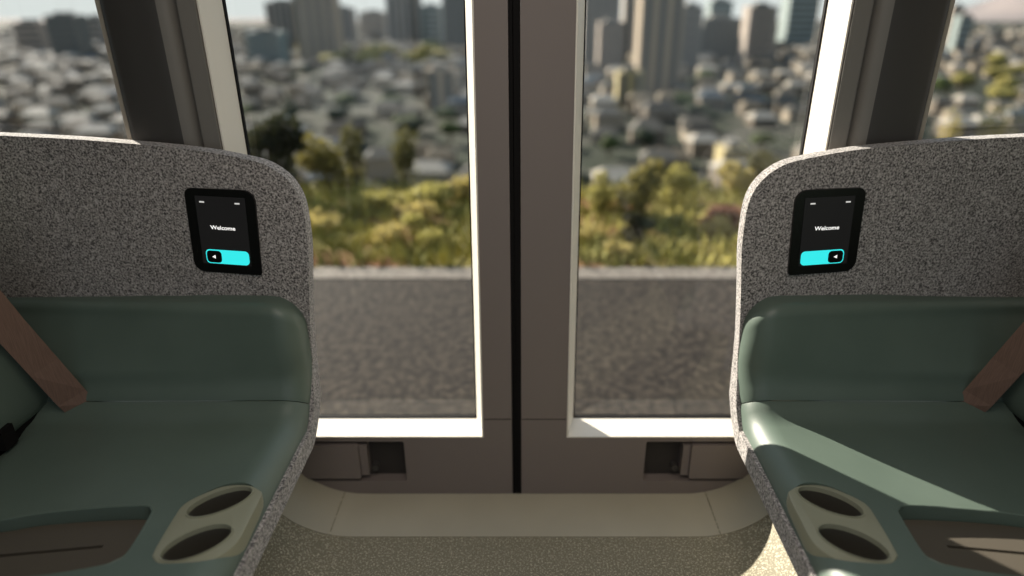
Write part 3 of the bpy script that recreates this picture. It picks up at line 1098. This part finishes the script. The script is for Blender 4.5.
rnd = random.Random(21)
for i in range(34):
    t = i / 33
    off = -215 + t * 150
    v = 62 + rnd.uniform(-7, 5)
    y = (EYE - GROUND) / ratio(v)
    crown_tree(bearing(off, GROUND, y), y, rnd.uniform(18, 26), rnd.uniform(10, 15), 'yellow' if rnd.random() < .7 else 'green', 'tree in the green belt below the skyline in the left door window', 'trees in the green belt', 300 + i)
for i in range(14):
    off = rnd.uniform(420, 505)
    v = rnd.uniform(88, 108) if i < 9 else rnd.uniform(70, 84)
    y = (EYE - GROUND) / ratio(v)
    crown_tree(bearing(off, GROUND, y), y, rnd.uniform(14, 20), rnd.uniform(8, 13), 'yellow' if rnd.random() < .6 else 'green', 'yellow green tree between houses in the right outer window', 'trees in the right outer window', 340 + i)
for i in range(34):
    off = rnd.choice((-1, 1)) * rnd.uniform(60, 300)
    v = rnd.uniform(72, 160)
    y = (EYE - GROUND) / ratio(v)
    crown_tree(bearing(off, GROUND, y), y, rnd.uniform(7, 12), rnd.uniform(6, 11), rnd.choice(('dark', 'green')), 'dark tree standing among the house roofs in the %s door window' % ('left' if off < 0 else 'right'), 'dark trees among roofs, %s' % ('left' if off < 0 else 'right'), 370 + i)

# houses: the nearest 300 stand alone, all those beyond are one mass ---------------------------
ROOF = {k: mat('roof_' + k, lin(*a), 0.8, 0.2) for k, a in {'grey': (80, 77, 71), 'white': (140, 134, 124), 'dark': (50, 48, 44), 'tan': (96, 87, 73), 'bluish': (78, 84, 88)}.items()}
M_HWALL = {k: mat('house_wall_' + k, lin(*a), 0.9, 0.1) for k, a in dict(pale=(136, 126, 112), grey=(98, 91, 82)).items()}
RK = ['grey', 'white', 'dark', 'tan', 'bluish']


def house_bm(bm, cx, cy, z0, w, d, h, rot, mw, mr):
    c, s = math.cos(rot), math.sin(rot)
    T = lambda x, y, z: bm.verts.new((cx + x * c - y * s, cy + x * s + y * c, z0 + z))
    a, b = w / 2, d / 2
    v = [T(-a, -b, 0), T(a, -b, 0), T(a, b, 0), T(-a, b, 0), T(-a, -b, h), T(a, -b, h), T(a, b, h), T(-a, b, h)]
    for q in ((0, 1, 5, 4), (1, 2, 6, 5), (2, 3, 7, 6), (3, 0, 4, 7)):
        bm.faces.new([v[i] for i in q]).material_index = mw
    e = 0.6
    r = [T(-a - e, -b - e, h - .1), T(a + e, -b - e, h - .1), T(a + e, b + e, h - .1), T(-a - e, b + e, h - .1), T(-a * .55, 0, h + d * .26), T(a * .55, 0, h + d * .26)]
    for q in ((0, 1, 5, 4), (1, 2, 5), (2, 3, 4, 5), (3, 0, 4), (3, 2, 1, 0)):
        bm.faces.new([r[i] for i in q]).material_index = mr


cells = []
recent = []
y = 188.0
while y < 1350:
    step = 14 + y * 0.006 + max(0, y - 700) * 0.03
    x = -y * 1.15 - 30
    while x < y * 1.15 + 30:
        px, py = x + random.uniform(-.3, .3) * step, y + random.uniform(-.3, .3) * step
        m = 10.5
        x += step * 1.12
        if any(f0[0] - m < px < f0[1] + m and f0[2] - m * .8 < py < f0[3] + m * .8 for f0 in FOOT):
            continue
        if any(abs(px - qx) < 15.5 and abs(py - qy) < 12.5 for qy, qx in recent[-420:]):
            continue
        recent.append((py, px))
        a = abs(px * F_PX / (py * cT + (EYE - GROUND) * sT))
        # near ones that the windows show come first and stand alone
        shown = (48 < a < 310) or (388 < a < 540 and ratio(142) > 51 / py)
        cells.append((0 if shown else 1, py, px))
    y += step
cells.sort()
mass = bmesh.new()
for i, (hid, py, px) in enumerate(cells):
    k = random.choices(range(5), (34, 24, 20, 14, 8))[0]
    w, d, h = random.uniform(9, 13.5), random.uniform(8, 9.8), random.uniform(3.5, 7)
    rot = random.uniform(-.12, .12)
    if i < 300:
        bm = bmesh.new()
        house_bm(bm, 0, 0, 0, w, d, h, rot, 0, 1)
        o = finish(bm, 'house', [M_HWALL[random.choice(('pale', 'grey'))], ROOF[RK[k]]])
        o.location = (px, py, GROUND)
        tag(o, 'small %s-roofed house blurred in the dense city beyond the windows' % RK[k], 'house', '%s-roofed houses in the city' % RK[k])
    else:
        house_bm(mass, px, py, GROUND, w, d, h, rot, random.choice((0, 1)), 2 + k)
o = finish(mass, 'distant_houses', [M_HWALL['pale'], M_HWALL['grey']] + [ROOF[k] for k in RK])
tag(o, 'carpet of distant roofs below the skyline', 'houses', kind='stuff')


# ------------------------------------------------------------------ light
EL = math.radians(24.5)
az = Vector((-0.697, 0.717, 0)).normalized()
to_sun = Vector((az.x * math.cos(EL), az.y * math.cos(EL), math.sin(EL)))
sd = bpy.data.lights.new('sun', 'SUN')
sd.energy = 17.0
sd.angle = math.radians(0.53)
sd.color = (1.0, 0.93, 0.84)
so = bpy.data.objects.new('sun', sd)
so.rotation_euler = to_sun.to_track_quat('Z', 'Y').to_euler()
C.objects.link(so)

for nm, x, y, e in (('cabin_fill', 0.0, 0.3, 14.0),):  # added fill light below the ceiling, brightens seats and floor
    ld = bpy.data.lights.new(nm, 'AREA')
    ld.shape = 'RECTANGLE'
    ld.size, ld.size_y = 1.0, 1.2
    ld.energy = e
    ld.color = (1.0, 0.9, 0.8)
    lo = bpy.data.objects.new(nm, ld)
    lo.location = (x, y, 1.9)
    C.objects.link(lo)

w = bpy.data.worlds.new('world')
bpy.context.scene.world = w
w.use_nodes = True
nt = w.node_tree
bg = nt.nodes['Background']
tc = nt.nodes.new('ShaderNodeTexCoord')
sep = nt.nodes.new('ShaderNodeSeparateXYZ')
rp = nt.nodes.new('ShaderNodeValToRGB')
cr = rp.color_ramp
cr.elements[0].position = 0.0
cr.elements[0].color = (0.66, 0.72, 0.74, 1)
cr.elements[1].position = 1.0
cr.elements[1].color = (0.30, 0.46, 0.72, 1)
e = cr.elements.new(0.12)
e.color = (0.60, 0.72, 0.82, 1)
nt.links.new(tc.outputs['Generated'], sep.inputs['Vector'])
nt.links.new(sep.outputs['Z'], rp.inputs['Fac'])
nt.links.new(rp.outputs['Color'], bg.inputs['Color'])
bg.inputs['Strength'].default_value = 1.15

# ------------------------------------------------------------------ camera
cd = bpy.data.cameras.new('camera')
cd.sensor_width = 36
cd.lens = F_PX / 1024 * 36
cd.shift_x = -(CX - 512) / 1024
cd.clip_start = 0.02
cd.clip_end = 6000
cd.dof.use_dof = True
cd.dof.focus_distance = 1.45
cd.dof.aperture_fstop = 1.0
co = bpy.data.objects.new('camera', cd)
co.location = (0, 0, EYE)
co.rotation_euler = (PI / 2 - TH, 0, 0)
C.objects.link(co)
S_ = bpy.context.scene
S_.camera = co
S_.view_settings.view_transform = 'Standard'
S_.view_settings.look = 'None'
S_.view_settings.gamma = 1
S_.view_settings.exposure = 0.15
S_.view_settings.use_curve_mapping = False
